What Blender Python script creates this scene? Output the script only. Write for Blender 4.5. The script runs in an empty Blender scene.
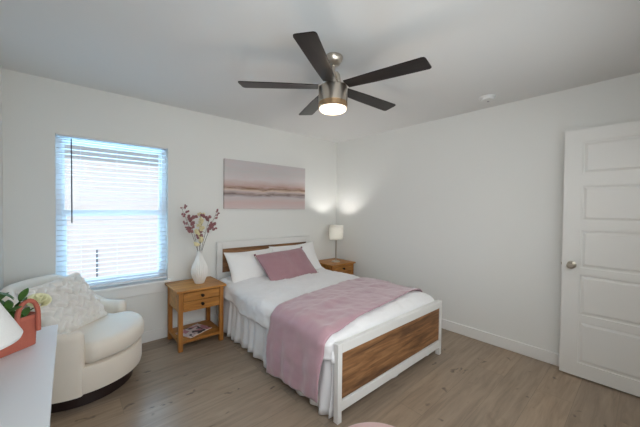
import bpy, bmesh, math, random
from math import sin, cos, pi, radians as rad
from mathutils import Vector, Matrix, noise

random.seed(7)
S = bpy.context.scene
COL = S.collection

# ------------------------------------------------------------------ camera
cam_data = bpy.data.cameras.new('camera')
cam = bpy.data.objects.new('camera', cam_data)
COL.objects.link(cam)
cam_data.sensor_width = 36.0
cam_data.lens = 286.925 / 640 * 36.0
cam_data.clip_start = 0.02
yaw, pitch, roll = rad(41.3107), rad(-1.0325), rad(0.6451)
fwd = Vector((sin(yaw) * cos(pitch), cos(yaw) * cos(pitch), sin(pitch)))
r0 = Vector((cos(yaw), -sin(yaw), 0))
u0 = r0.cross(fwd)
rt = r0 * cos(roll) + u0 * sin(roll)
up = -r0 * sin(roll) + u0 * cos(roll)
M = Matrix((rt, up, -fwd)).transposed().to_4x4()
M.translation = Vector((-3.2756, -3.3288, 1.3790))
cam.matrix_world = M
S.camera = cam

# ------------------------------------------------------------------ world, sun, large lamps, exposure
W = bpy.data.worlds.new('sky')
S.world = W
W.use_nodes = True
bg = W.node_tree.nodes['Background']
bg.inputs['Color'].default_value = (0.72, 0.85, 1.0, 1)
bg.inputs['Strength'].default_value = 0.62

def light(name, kind, loc, energy, color, target=None, size=None, size_y=None, portal=False):
    d = bpy.data.lights.new(name, kind)
    d.energy = energy
    d.color = color
    if kind == 'AREA':
        d.shape = 'RECTANGLE'
        d.size = size
        d.size_y = size_y or size
        if portal:
            d.cycles.is_portal = True
    elif kind == 'POINT':
        d.shadow_soft_size = size or 0.03
    o = bpy.data.objects.new(name, d)
    COL.objects.link(o)
    o.location = loc
    if target is not None:
        o.rotation_euler = (Vector(target) - Vector(loc)).to_track_quat('-Z', 'Y').to_euler()
    return o

sun = light('sun', 'SUN', (0, -6, 8), 2.6, (1.0, 0.94, 0.90), target=(0.8, -1.5, 3.0))
sun.data.angle = rad(0.6)
# skylight falling in over the neighbour's roof, and an added unseen lamp sending blue light up to the ceiling
light('skylight', 'AREA', (-2.85, 8.2, 8.0), 2400, (0.58, 0.79, 1.0), target=(-2.85, 0.0, 1.3), size=5.0, size_y=5.0)
light('outdoor_up_fill', 'AREA', (-2.92, 0.95, 0.02), 260, (0.34, 0.69, 1.0), target=(-2.92, -1.0, 2.44), size=1.8, size_y=0.9)
# added unseen fill lamps, in the hall and behind the camera
light('hall_fill', 'AREA', (-0.55, -4.4, 2.38), 5, (1.0, 0.95, 0.88), target=(-0.55, -4.4, 0), size=0.5)
rb = light('room_fill', 'AREA', (-3.12, -3.57, 1.75), 17, (0.95, 0.98, 1.0), target=(-0.2, -1.75, 0.75), size=0.9, size_y=1.0)
rb.data.spread = rad(140)
rb = light('room_fill', 'AREA', (-2.0, -3.6, 1.35), 22, (0.91, 0.97, 1.0), target=(-1.7, 0, 0.95), size=2.4, size_y=1.4)
rb.data.spread = rad(140)

vs = S.view_settings
vs.view_transform = 'Standard'
vs.look = 'None'
vs.gamma = 1
vs.use_curve_mapping = False
vs.exposure = 0.1
S.cycles.use_denoising = True
S.cycles.max_bounces = 10
S.cycles.diffuse_bounces = 6
S.cycles.sample_clamp_indirect = 6
S.cycles.caustics_reflective = False
S.cycles.caustics_refractive = False


# ------------------------------------------------------------------ materials
def srgb(r, g, b):
    def f(c):
        c /= 255.0
        return c / 12.92 if c <= 0.04045 else ((c + 0.055) / 1.055) ** 2.4
    return (f(r), f(g), f(b), 1)


class NT:
    def __init__(self, name):
        self.m = bpy.data.materials.new(name)
        self.m.use_nodes = True
        self.t = self.m.node_tree
        self.b = self.t.nodes['Principled BSDF']
        self.out = self.t.nodes['Material Output']

    def n(self, kind, **kw):
        nd = self.t.nodes.new(kind)
        for k, v in kw.items():
            if k.startswith('i_'):
                key = k[2:].replace('_', ' ')
                nd.inputs[key].default_value = v
            else:
                setattr(nd, k, v)
        return nd

    def l(self, a, b):
        self.t.links.new(a, b)

    def coords(self, scale=(1, 1, 1), rot=(0, 0, 0), kind='Object'):
        tc = self.n('ShaderNodeTexCoord')
        mp = self.n('ShaderNodeMapping')
        mp.inputs['Scale'].default_value = scale
        mp.inputs['Rotation'].default_value = rot
        self.l(tc.outputs[kind], mp.inputs['Vector'])
        return mp.outputs['Vector']

    def noise(self, vec, scale, detail=3, rough=0.5, dist=0.0):
        nd = self.n('ShaderNodeTexNoise')
        nd.inputs['Scale'].default_value = scale
        nd.inputs['Detail'].default_value = detail
        nd.inputs['Roughness'].default_value = rough
        nd.inputs['Distortion'].default_value = dist
        self.l(vec, nd.inputs['Vector'])
        return nd.outputs['Fac']

    def ramp(self, fac, stops, interp='LINEAR'):
        nd = self.n('ShaderNodeValToRGB')
        cr = nd.color_ramp
        cr.interpolation = interp
        while len(cr.elements) < len(stops):
            cr.elements.new(0.5)
        for e, (p, c) in zip(cr.elements, stops):
            e.position = p
            e.color = c
        self.l(fac, nd.inputs['Fac'])
        return nd.outputs['Color']

    def mix(self, fac, a, b, blend='MIX'):
        nd = self.n('ShaderNodeMix', data_type='RGBA', blend_type=blend)
        for sock, v in ((nd.inputs[0], fac), (nd.inputs[6], a), (nd.inputs[7], b)):
            if hasattr(v, 'is_linked'):
                self.l(v, sock)
            else:
                sock.default_value = v
        return nd.outputs[2]

    def math(self, op, a, b=0.0):
        nd = self.n('ShaderNodeMath', operation=op)
        for i, v in enumerate((a, b)):
            if hasattr(v, 'is_linked'):
                self.l(v, nd.inputs[i])
            else:
                nd.inputs[i].default_value = v
        return nd.outputs[0]

    def bump(self, height, strength=0.2, dist=0.01):
        nd = self.n('ShaderNodeBump')
        nd.inputs['Strength'].default_value = strength
        nd.inputs['Distance'].default_value = dist
        self.l(height, nd.inputs['Height'])
        self.l(nd.outputs['Normal'], self.b.inputs['Normal'])

    def set(self, **kw):
        for k, v in kw.items():
            self.b.inputs[k.replace('_', ' ')].default_value = v
        return self


def plain(name, color, rough=0.5, metal=0.0, var=0.04, scale=6, bump=0.0, bscale=80, **kw):
    t = NT(name)
    v = t.coords()
    f = t.noise(v, scale, 3)
    c2 = tuple(min(1, x * (1 - var * 2)) for x in color[:3]) + (1,)
    t.l(t.mix(f, color, c2), t.b.inputs['Base Color'])
    t.set(Roughness=rough, Metallic=metal, **kw)
    if bump:
        t.bump(t.noise(v, bscale, 2), bump, 0.004)
    return t.m


def wood(name, light_c, mid_c, dark_c, axis=0, scale=3.0, stretch=12, rough=0.5, knots=0.0, contrast=1.0):
    t = NT(name)
    sc = [stretch, stretch, stretch]
    sc[axis] = 1.0
    v = t.coords(tuple(sc))
    f = t.noise(v, scale, 6, 0.62, 0.6)
    a = 0.5 - 0.22 / contrast
    b = 0.5 + 0.22 / contrast
    col = t.ramp(f, [(a, dark_c), (0.5, mid_c), (b, light_c)])
    if knots:
        sk = [7.0, 7.0, 7.0]
        sk[axis] = 2.2
        v2 = t.coords(tuple(sk))
        f2 = t.noise(v2, 1.0, 3, 0.55, 0.3)
        k = t.ramp(f2, [(0.56, (0, 0, 0, 1)), (0.72, (1, 1, 1, 1))])
        col = t.mix(t.math('MULTIPLY', k, knots), col, dark_c)
    t.l(col, t.b.inputs['Base Color'])
    t.set(Roughness=rough)
    t.bump(f, 0.12, 0.004)
    return t.m


def fabric(name, c1, c2, rough=0.9, weave=600, sheen=0.3, bump=0.15, var_scale=5):
    t = NT(name)
    v = t.coords()
    f = t.noise(v, var_scale, 4)
    t.l(t.mix(f, c1, c2), t.b.inputs['Base Color'])
    t.set(Roughness=rough, Sheen_Weight=sheen)
    t.bump(t.noise(v, weave, 2), bump, 0.002)
    return t.m


def emit(name, color, strength):
    t = NT(name)
    t.set(Base_Color=color, Emission_Color=color, Emission_Strength=strength, Roughness=0.4)
    return t.m


MT = {}
MT['wall'] = plain('wall_paint', srgb(228, 228, 224), 0.85, var=0.01, scale=2, bump=0.03, bscale=180)
MT['ceiling'] = plain('ceiling_paint', srgb(228, 228, 226), 0.9, var=0.012, scale=2, bump=0.04, bscale=120)
MT['trim'] = plain('white_trim_paint', srgb(232, 231, 228), 0.4, var=0.01)
MT['door'] = plain('white_door_paint', srgb(230, 229, 225), 0.42, var=0.01)
MT['vinyl'] = plain('white_vinyl', srgb(226, 230, 234), 0.35, var=0.01)
MT['slat'] = plain('white_blind_slat', srgb(232, 233, 236), 0.45, var=0.01)
MT['wand'] = plain('grey_clear_wand', srgb(95, 98, 104), 0.3)
MT['bedwhite'] = plain('white_bed_paint', srgb(228, 227, 224), 0.45, var=0.03, scale=9)
MT['nickel'] = plain('brushed_nickel', srgb(205, 196, 184), 0.3, 1.0, var=0.05, scale=20)
MT['ring'] = plain('warm_bronze_ring', srgb(196, 164, 128), 0.3, 1.0)
MT['knobnickel'] = plain('satin_nickel_knob', srgb(190, 182, 168), 0.28, 1.0)
MT['blade'] = wood('dark_fan_blade', srgb(44, 35, 34), srgb(32, 25, 24), srgb(22, 17, 17), 0, 2.0, 14, 0.28)
MT['blade'].node_tree.nodes['Principled BSDF'].inputs['Specular IOR Level'].default_value = 0.3
MT['iron'] = plain('black_iron', srgb(24, 20, 20), 0.4, 0.6)
MT['pine'] = wood('honey_pine', srgb(200, 143, 72), srgb(176, 118, 52), srgb(132, 82, 34), 0, 2.6, 10, 0.42, 0.5)
MT['pinev'] = wood('honey_pine_upright', srgb(190, 133, 66), srgb(166, 108, 47), srgb(124, 76, 31), 2, 2.6, 10, 0.42, 0.3)
MT['rustic'] = wood('rustic_brown_board', srgb(176, 132, 90), srgb(136, 95, 60), srgb(72, 48, 32), 0, 3.0, 12, 0.6, 0.7, 0.9)
MT['duvet'] = fabric('white_duvet_cotton', srgb(236, 235, 235), srgb(226, 225, 226), var_scale=3)
MT['skirt'] = fabric('white_bed_skirt_cotton', srgb(234, 234, 235), srgb(224, 225, 228))
MT['pillow'] = fabric('white_pillow_cotton', srgb(238, 237, 236), srgb(228, 227, 226))
MT['throw'] = fabric('dusty_pink_throw', srgb(184, 147, 155), srgb(166, 129, 139), 0.55, 220, 0.5, 0.2, 7)
MT['pinkpillow'] = fabric('mauve_cushion_linen', srgb(166, 128, 134), srgb(150, 112, 120), 0.85, 300, 0.4, 0.35, 9)
MT['tassel'] = fabric('mauve_tassel', srgb(132, 92, 104), srgb(118, 80, 92))
MT['chair'] = fabric('cream_upholstery', srgb(234, 225, 212), srgb(224, 214, 200), 0.8, 500, 0.3, 0.12)
MT['plinth'] = plain('dark_espresso_wood', srgb(40, 26, 24), 0.35)
MT['ruched'] = fabric('ruched_cream_cotton', srgb(240, 237, 232), srgb(230, 226, 220), 0.9, 400, 0.3, 0.25)
MT['dresser'] = plain('white_dresser_lacquer', srgb(226, 229, 234), 0.3, var=0.01)
MT['coral'] = fabric('coral_woven_basket', srgb(190, 108, 88), srgb(164, 84, 68), 0.75, 160, 0.1, 0.5, 30)
MT['leaf'] = plain('green_leaf', srgb(74, 118, 42), 0.5, var=0.3, scale=20)
MT['rose'] = plain('cream_rose_petal', srgb(240, 238, 200), 0.6, var=0.08, scale=14)
MT['blush'] = plain('blush_petal', srgb(236, 214, 194), 0.6, var=0.08, scale=14)
MT['ceramic'] = plain('white_ceramic', srgb(232, 230, 226), 0.35, var=0.02)
MT['stem'] = plain('brown_twig', srgb(92, 70, 54), 0.7)
MT['berry'] = plain('burgundy_pink_blossom', srgb(168, 112, 114), 0.65, var=0.2, scale=40)
MT['cream'] = plain('cream_blossom', srgb(236, 224, 178), 0.65, var=0.1, scale=40)
MT['pouf'] = fabric('blush_pink_velvet', srgb(184, 132, 122), srgb(168, 117, 108), 0.7, 300, 0.6)
MT['plastic'] = plain('white_plastic', srgb(226, 226, 224), 0.4, var=0.01)
MT['paper'] = plain('page_paper', srgb(232, 226, 214), 0.8, var=0.03, scale=60)
MT['stucco'] = plain('pale_stucco', srgb(228, 214, 208), 0.9, var=0.04, scale=4, bump=0.2, bscale=60)
MT['fascia'] = plain('grey_fascia', srgb(168, 166, 172), 0.7)
MT['roof'] = plain('grey_roof_shingle', srgb(150, 142, 140), 0.9, var=0.15, scale=12)
MT['pipe'] = plain('grey_pipe', srgb(120, 120, 126), 0.6)
MT['dirt'] = plain('pale_gravel', srgb(200, 190, 178), 0.95, var=0.1, scale=30)
MT['fence'] = plain('weathered_block_fence', srgb(196, 184, 180), 0.9, var=0.08, scale=8)

# glass: clear pane with a faint reflection
t = NT('window_glass')
tr = t.n('ShaderNodeBsdfTransparent')
gl = t.n('ShaderNodeBsdfGlossy')
gl.inputs['Roughness'].default_value = 0.02
tr.inputs['Color'].default_value = (0.95, 0.97, 0.98, 1)
mx = t.n('ShaderNodeMixShader')
mx.inputs[0].default_value = 0.006
t.l(tr.outputs[0], mx.inputs[1])
t.l(gl.outputs[0], mx.inputs[2])
t.l(mx.outputs[0], t.out.inputs['Surface'])
MT['glass'] = t.m

# lamp shade: thin white cloth that lets light through
def shade_mat(name, col, through=0.45):
    t = NT(name)
    tl = t.n('ShaderNodeBsdfTranslucent')
    tl.inputs['Color'].default_value = col
    df = t.n('ShaderNodeBsdfDiffuse')
    v = t.coords()
    f = t.noise(v, 260, 2)
    t.l(t.mix(f, col, tuple(c * 0.9 for c in col[:3]) + (1,)), df.inputs['Color'])
    mx = t.n('ShaderNodeMixShader')
    mx.inputs[0].default_value = through
    t.l(df.outputs[0], mx.inputs[1])
    t.l(tl.outputs[0], mx.inputs[2])
    t.l(mx.outputs[0], t.out.inputs['Surface'])
    return t.m
MT['shade'] = shade_mat('white_linen_shade', srgb(240, 238, 232))
MT['shade2'] = shade_mat('white_cloth_shade', srgb(246, 246, 245), 0.2)
MT['diffuser'] = emit('frosted_light_diffuser', (1.0, 0.87, 0.72, 1), 1.0)
MT['bulb'] = emit('warm_bulb', (1.0, 0.975, 0.95, 1), 430.0)

# blind slats: white vinyl that passes a little light
t = NT('white_blind_slat')
t.set(Base_Color=srgb(218, 219, 221), Roughness=0.5)
tl = t.n('ShaderNodeBsdfTranslucent')
tl.inputs['Color'].default_value = srgb(236, 238, 242)
mx = t.n('ShaderNodeMixShader')
mx.inputs[0].default_value = 0.12
t.l(t.b.outputs[0], mx.inputs[1])
t.l(tl.outputs[0], mx.inputs[2])
t.l(mx.outputs[0], t.out.inputs['Surface'])
MT['slat_vinyl'] = t.m

# floor planks (boards run along x)
t = NT('oak_plank_floor')
v = t.coords()
br = t.n('ShaderNodeTexBrick')
br.offset = 0.37
br.offset_frequency = 2
br.inputs['Scale'].default_value = 1.0
br.inputs['Brick Width'].default_value = 1.5
br.inputs['Row Height'].default_value = 0.215
br.inputs['Mortar Size'].default_value = 0.0016
br.inputs['Mortar Smooth'].default_value = 0.3
br.inputs['Bias'].default_value = 0.0
br.inputs['Color1'].default_value = (0, 0, 0, 1)
br.inputs['Color2'].default_value = (1, 1, 1, 1)
br.inputs['Mortar'].default_value = (0.5, 0.5, 0.5, 1)
t.l(v, br.inputs['Vector'])
# shift the grain from board to board
sep = t.n('ShaderNodeSeparateXYZ')
t.l(v, sep.inputs[0])
cmb = t.n('ShaderNodeCombineXYZ')
t.l(sep.outputs[0], cmb.inputs[0])
t.l(sep.outputs[1], cmb.inputs[1])
t.l(t.math('MULTIPLY', br.outputs['Color'], 7.0), cmb.inputs[2])
mp = t.n('ShaderNodeMapping')
mp.inputs['Scale'].default_value = (0.8, 9.0, 1.0)
t.l(cmb.outputs[0], mp.inputs['Vector'])
grain = t.noise(mp.outputs['Vector'], 3.2, 6, 0.6, 0.5)
base = t.ramp(grain, [(0.2, srgb(128, 113, 99)), (0.5, srgb(158, 141, 124)), (0.8, srgb(178, 160, 140))])
tone = t.ramp(br.outputs['Color'], [(0.0, srgb(222, 220, 218)), (0.5, srgb(238, 235, 230)), (1.0, srgb(255, 249, 240))])
col = t.mix(1.0, base, tone, 'MULTIPLY')
mp2 = t.n('ShaderNodeMapping')
mp2.inputs['Scale'].default_value = (2.4, 5.5, 1.0)
t.l(cmb.outputs[0], mp2.inputs['Vector'])
blot = t.noise(mp2.outputs['Vector'], 1.6, 4, 0.6, 0.8)
kn = t.ramp(blot, [(0.60, (0, 0, 0, 1)), (0.72, (1, 1, 1, 1))])
col = t.mix(t.math('MULTIPLY', kn, 0.35), col, srgb(110, 92, 78))
mp3 = t.n('ShaderNodeMapping')
mp3.inputs['Scale'].default_value = (1.5, 3.4, 1.0)
t.l(cmb.outputs[0], mp3.inputs['Vector'])
vo = t.n('ShaderNodeTexVoronoi')
vo.inputs['Scale'].default_value = 3.3
wn = t.n('ShaderNodeTexNoise')
wn.inputs['Scale'].default_value = 9.0
t.l(cmb.outputs[0], wn.inputs['Vector'])
wv = t.n('ShaderNodeVectorMath', operation='MULTIPLY_ADD')
wv.inputs[1].default_value = (0.45, 0.45, 0.0)
t.l(wn.outputs['Color'], wv.inputs[0])
t.l(mp3.outputs['Vector'], wv.inputs[2])
t.l(wv.outputs[0], vo.inputs['Vector'])
kk = t.ramp(vo.outputs['Distance'], [(0.05, (1, 1, 1, 1)), (0.17, (0, 0, 0, 1))])
col = t.mix(t.math('MULTIPLY', kk, 0.75), col, srgb(62, 48, 40))
col = t.mix(t.math('MULTIPLY', br.outputs['Fac'], 0.45), col, srgb(96, 82, 70))
t.l(col, t.b.inputs['Base Color'])
t.set(Roughness=0.36)
t.bump(t.math('SUBTRACT', grain, br.outputs['Fac']), 0.08, 0.004)
MT['floor'] = t.m

# painted canvas: washes of grey and blush with a dark brown shoreline
t = NT('seascape_paint')
v = t.coords()
sep = t.n('ShaderNodeSeparateXYZ')
t.l(v, sep.inputs[0])
vs_ = t.coords((1.5, 1, 9))
n1 = t.noise(vs_, 1.6, 5, 0.6, 0.6)
vs2 = t.coords((3.0, 1, 22))
n2 = t.noise(vs2, 1.5, 5, 0.65, 0.5)
h = t.math('ADD', t.math('MULTIPLY', sep.outputs[2], 1.68), 0.5)       # 0 bottom .. 1 top
h = t.math('ADD', h, t.math('MULTIPLY', t.math('SUBTRACT', n1, 0.5), 0.16))
h = t.math('SUBTRACT', h, t.math('MULTIPLY', sep.outputs[0], 0.03))
col = t.ramp(h, [(0.0, srgb(206, 192, 190)), (0.14, srgb(204, 178, 174)), (0.24, srgb(194, 186, 186)), (0.31, srgb(120, 102, 98)),
                 (0.36, srgb(188, 172, 168)), (0.40, srgb(212, 190, 172)), (0.44, srgb(132, 98, 74)), (0.50, srgb(190, 160, 150)),
                 (0.62, srgb(206, 198, 198)), (0.8, srgb(194, 190, 189)), (1.0, srgb(196, 190, 191))])
st = t.ramp(n2, [(0.42, (0, 0, 0, 1)), (0.62, (1, 1, 1, 1))])
col = t.mix(t.math('MULTIPLY', st, 0.35), col, srgb(206, 184, 182))
t.l(col, t.b.inputs['Base Color'])
t.set(Roughness=0.7)
t.bump(n2, 0.1, 0.003)
MT['art'] = t.m

# magazine cover
t = NT('magazine_cover_print')
v = t.coords()
n1 = t.noise(v, 13, 2, 0.4)
n2 = t.noise(t.coords((1, 1, 1), (0, 0, 1.1)), 17, 2, 0.4)
col = t.mix(t.ramp(n1, [(0.50, (0, 0, 0, 1)), (0.56, (1, 1, 1, 1))]), srgb(226, 212, 212), srgb(196, 132, 146))
col = t.mix(t.ramp(n2, [(0.54, (0, 0, 0, 1)), (0.58, (1, 1, 1, 1))]), col, srgb(44, 26, 34))
t.l(col, t.b.inputs['Base Color'])
t.set(Roughness=0.3)
MT['cover'] = t.m


# ------------------------------------------------------------------ mesh helpers
class MB:
    """collects shapes into one mesh"""
    def __init__(self):
        self.v, self.f = [], []

    def add(self, verts, faces):
        o = len(self.v)
        self.v += [tuple(p) for p in verts]
        self.f += [tuple(i + o for i in q) for q in faces]
        return self

    def box(self, x0, y0, z0, x1, y1, z1):
        P = [(x0, y0, z0), (x1, y0, z0), (x1, y1, z0), (x0, y1, z0), (x0, y0, z1), (x1, y0, z1), (x1, y1, z1), (x0, y1, z1)]
        return self.add(P, [(3, 2, 1, 0), (4, 5, 6, 7), (0, 1, 5, 4), (1, 2, 6, 5), (2, 3, 7, 6), (3, 0, 4, 7)])

    def grid(self, fn, nu, nv, close_u=False, close_v=False):
        P = [fn(i / (nu if close_u else nu - 1), j / (nv if close_v else nv - 1)) for i in range(nu) for j in range(nv)]
        F = []
        for i in range(nu if close_u else nu - 1):
            for j in range(nv if close_v else nv - 1):
                a, b = i, (i + 1) % nu
                c, d = j, (j + 1) % nv
                F.append((a * nv + c, b * nv + c, b * nv + d, a * nv + d))
        return self.add(P, F)

    def lathe(self, prof, n=32, c=(0, 0, 0), ribs=0, rib_amp=0.0):
        """prof: list of (r, z) bottom to top; ends are capped"""
        P, F = [], []
        m = len(prof)
        for k in range(n):
            a = 2 * pi * k / n
            for r, z in prof:
                rr = r * (1 + (rib_amp * cos(ribs * a) if ribs else 0))
                P.append((c[0] + rr * cos(a), c[1] + rr * sin(a), c[2] + z))
        for k in range(n):
            q = (k + 1) % n
            for j in range(m - 1):
                F.append((k * m + j, q * m + j, q * m + j + 1, k * m + j + 1))
        if prof[0][0] > 1e-5:
            F.append(tuple(k * m for k in reversed(range(n))))
        if prof[-1][0] > 1e-5:
            F.append(tuple(k * m + m - 1 for k in range(n)))
        return self.add(P, F)

    def tube(self, pts, r, n=8, cap=True):
        pts = [Vector(p) for p in pts]
        rs = r if isinstance(r, (list, tuple)) else [r] * len(pts)
        P, F = [], []
        prev = None
        for i, p in enumerate(pts):
            d = (pts[min(i + 1, len(pts) - 1)] - pts[max(i - 1, 0)]).normalized()
            if prev is None:
                a = d.cross(Vector((0, 0, 1)))
                if a.length < 0.1:
                    a = d.cross(Vector((1, 0, 0)))
            else:
                a = prev - d * prev.dot(d)
            a.normalize()
            prev = a
            b = d.cross(a)
            for k in range(n):
                t_ = 2 * pi * k / n
                P.append(p + (a * cos(t_) + b * sin(t_)) * rs[i])
        for i in range(len(pts) - 1):
            for k in range(n):
                q = (k + 1) % n
                F.append((i * n + k, i * n + q, (i + 1) * n + q, (i + 1) * n + k))
        if cap:
            F.append(tuple(reversed(range(n))))
            F.append(tuple((len(pts) - 1) * n + k for k in range(n)))
        return self.add(P, F)

    def build(self, name, mat, parent=None, bevel=0.0, seg=2, subsurf=0, solid=0.0, solid_off=-1, angle=35, loc=None, rot=None):
        me = bpy.data.meshes.new(name)
        me.from_pydata(self.v, [], self.f)
        bm = bmesh.new()
        bm.from_mesh(me)
        bmesh.ops.remove_doubles(bm, verts=bm.verts, dist=1e-6)
        bmesh.ops.recalc_face_normals(bm, faces=bm.faces)
        bm.to_mesh(me)
        bm.free()
        me.polygons.foreach_set('use_smooth', [True] * len(me.polygons))
        me.set_sharp_from_angle(angle=rad(angle))
        me.materials.append(mat)
        o = bpy.data.objects.new(name, me)
        COL.objects.link(o)
        if parent is not None:
            o.parent = parent
        if loc is not None:
            o.location = loc
        if rot is not None:
            o.rotation_euler = rot
        if solid:
            md = o.modifiers.new('thick', 'SOLIDIFY')
            md.thickness = solid
            md.offset = solid_off
        if bevel:
            md = o.modifiers.new('edge', 'BEVEL')
            md.width = bevel
            md.segments = seg
            md.limit_method = 'ANGLE'
            md.angle_limit = rad(40)
        if subsurf:
            md = o.modifiers.new('smooth', 'SUBSURF')
            md.levels = subsurf
            md.render_levels = subsurf
        return o


def tag(o, label, cat, group=None):
    o['label'] = label
    o['category'] = cat
    if group:
        o['group'] = group
    return o


def thing(name, label, cat, loc=(0, 0, 0), rotz=0.0, group=None):
    o = bpy.data.objects.new(name, None)
    o.empty_display_size = 0.1
    COL.objects.link(o)
    o.location = loc
    o.rotation_euler = (0, 0, rotz)
    return tag(o, label, cat, group)


def struct(o):
    o['kind'] = 'structure'
    return o


def dup(src, loc, rotz=None, label=None):
    r = src.copy()
    COL.objects.link(r)
    r.location = loc
    if rotz is not None:
        r.rotation_euler = (0, 0, rotz)
    if label:
        r['label'] = label
    def rec(a, b):
        for ch in list(a.children):
            if ch.name.startswith('~'):
                continue
            c = ch.copy()
            COL.objects.link(c)
            c.parent = b
            rec(ch, c)
    rec(src, r)
    return r


def fbm(x, y, z=0.0, o=3):
    return noise.fractal(Vector((x, y, z)), 0.9, 2.0, o)


def sstep(a, b, x):
    q = max(0.0, min(1.0, (x - a) / (b - a)))
    return q * q * (3 - 2 * q)


# ------------------------------------------------------------------ room shell
LX, RY, H = -3.6566, -3.66, 2.44
WX0, WX1, WZ0, WZ1 = -3.3555, -2.4841, 0.605, 1.9935      # window opening
struct(MB().box(LX - 0.12, RY - 1.4, -0.1, 0.12, 0.14, 0.0).build('floor', MT['floor']))
struct(MB().box(LX - 0.12, RY - 1.4, H, 0.12, 0.14, H + 0.15).build('ceiling', MT['ceiling']))
b = MB()
b.box(LX - 0.12, 0, 0, WX0, 0.14, H)
b.box(WX1, 0, 0, 0.12, 0.14, H)
b.box(WX0, 0, 0, WX1, 0.14, WZ0)
b.box(WX0, 0, WZ1, WX1, 0.14, H)
struct(b.build('wall_back', MT['wall']))
struct(MB().box(0, RY - 1.4, 0, 0.12, 0, H).build('wall_right', MT['wall']))
struct(MB().box(LX - 0.12, RY - 1.4, 0, LX, 0, H).build('wall_left', MT['wall']))
DX0, DX1, DZ = -0.86, -0.085, 2.07                          # doorway in the wall behind the camera
b = MB()
b.box(LX, RY - 0.12, 0, DX0, RY, H)
b.box(DX1, RY - 0.12, 0, 0, RY, H)
b.box(DX0, RY - 0.12, DZ, DX1, RY, H)
struct(b.build('wall_front', MT['wall']))
struct(MB().box(LX, RY - 1.4, 0, 0, RY - 1.28, H).build('wall_hall', MT['wall']))
BH, BT = 0.110, 0.014
struct(MB().box(LX, -BT, 0, 0, 0, BH).build('baseboard_back', MT['trim'], bevel=0.004))
struct(MB().box(-BT, RY, 0, 0, -BT, BH).build('baseboard_right', MT['trim'], bevel=0.004))
struct(MB().box(LX, RY, 0, LX + BT, -BT, BH).build('baseboard_left', MT['trim'], bevel=0.004))
struct(MB().box(LX + BT, RY, 0, DX0 - 0.06, RY + BT, BH).build('baseboard_front', MT['trim'], bevel=0.004))
b = MB()
b.box(DX0 - 0.06, RY, 0, DX0, RY + 0.016, DZ + 0.06)
b.box(DX0, RY, DZ, DX1, RY + 0.016, DZ + 0.06)
b.box(DX1, RY, 0, -0.022, RY + 0.016, DZ + 0.06)
struct(b.build('trim_1', MT['trim'], bevel=0.003))

# ------------------------------------------------------------------ window: vinyl single-hung unit, sill and apron
WM = 1.315                                                   # meeting rail
b = MB()
fw = 0.042
b.box(WX0, 0.078, WZ0, WX0 + fw, 0.135, WZ1)
b.box(WX1 - fw, 0.078, WZ0, WX1, 0.135, WZ1)
b.box(WX0 + fw, 0.078, WZ0, WX1 - fw, 0.135, WZ0 + fw)
b.box(WX0 + fw, 0.078, WZ1 - fw, WX1 - fw, 0.135, WZ1)
win = struct(b.build('window_1', MT['vinyl'], bevel=0.003))
b = MB()
for x0, x1, z0, z1 in ((WX0 + fw, WX1 - fw, WM - 0.03, WM + 0.02), (WX0 + fw, WX1 - fw, WZ0 + fw, WZ0 + fw + 0.04),
                       (WX0 + fw, WX0 + fw + 0.03, WZ0 + fw + 0.04, WM - 0.03), (WX1 - fw - 0.03, WX1 - fw, WZ0 + fw + 0.04, WM - 0.03)):
    b.box(x0, 0.086, z0, x1, 0.112, z1)
b.build('lower_sash', MT['vinyl'], win, bevel=0.003)
b = MB()
for x0, x1, z0, z1 in ((WX0 + fw, WX1 - fw, WM - 0.02, WM + 0.025), (WX0 + fw, WX1 - fw, WZ1 - fw - 0.02, WZ1 - fw),
                       (WX0 + fw, WX0 + fw + 0.018, WM + 0.025, WZ1 - fw - 0.02), (WX1 - fw - 0.018, WX1 - fw, WM + 0.025, WZ1 - fw - 0.02)):
    b.box(x0, 0.113, z0, x1, 0.132, z1)
b.build('upper_sash', MT['vinyl'], win, bevel=0.002)
MB().box(WX0 + fw + 0.02, 0.097, WZ0 + fw + 0.03, WX1 - fw - 0.02, 0.101, WM - 0.02).build('lower_pane', MT['glass'], win)
MB().box(WX0 + fw + 0.01, 0.120, WM + 0.015, WX1 - fw - 0.01, 0.124, WZ1 - fw - 0.01).build('upper_pane', MT['glass'], win)
struct(MB().box(WX0 - 0.045, -0.042, WZ0 - 0.018, WX1 + 0.045, -0.0005, WZ0 + 0.006).box(WX0 + 0.001, -0.005, WZ0 + 0.0008, WX1 - 0.001, 0.0775, WZ0 + 0.006).build('window_sill', MT['trim'], win, bevel=0.005))
struct(MB().box(WX0 - 0.02, -0.016, WZ0 - 0.115, WX1 + 0.02, -0.0005, WZ0 - 0.018).build('window_apron', MT['trim'], win, bevel=0.003))

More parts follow.
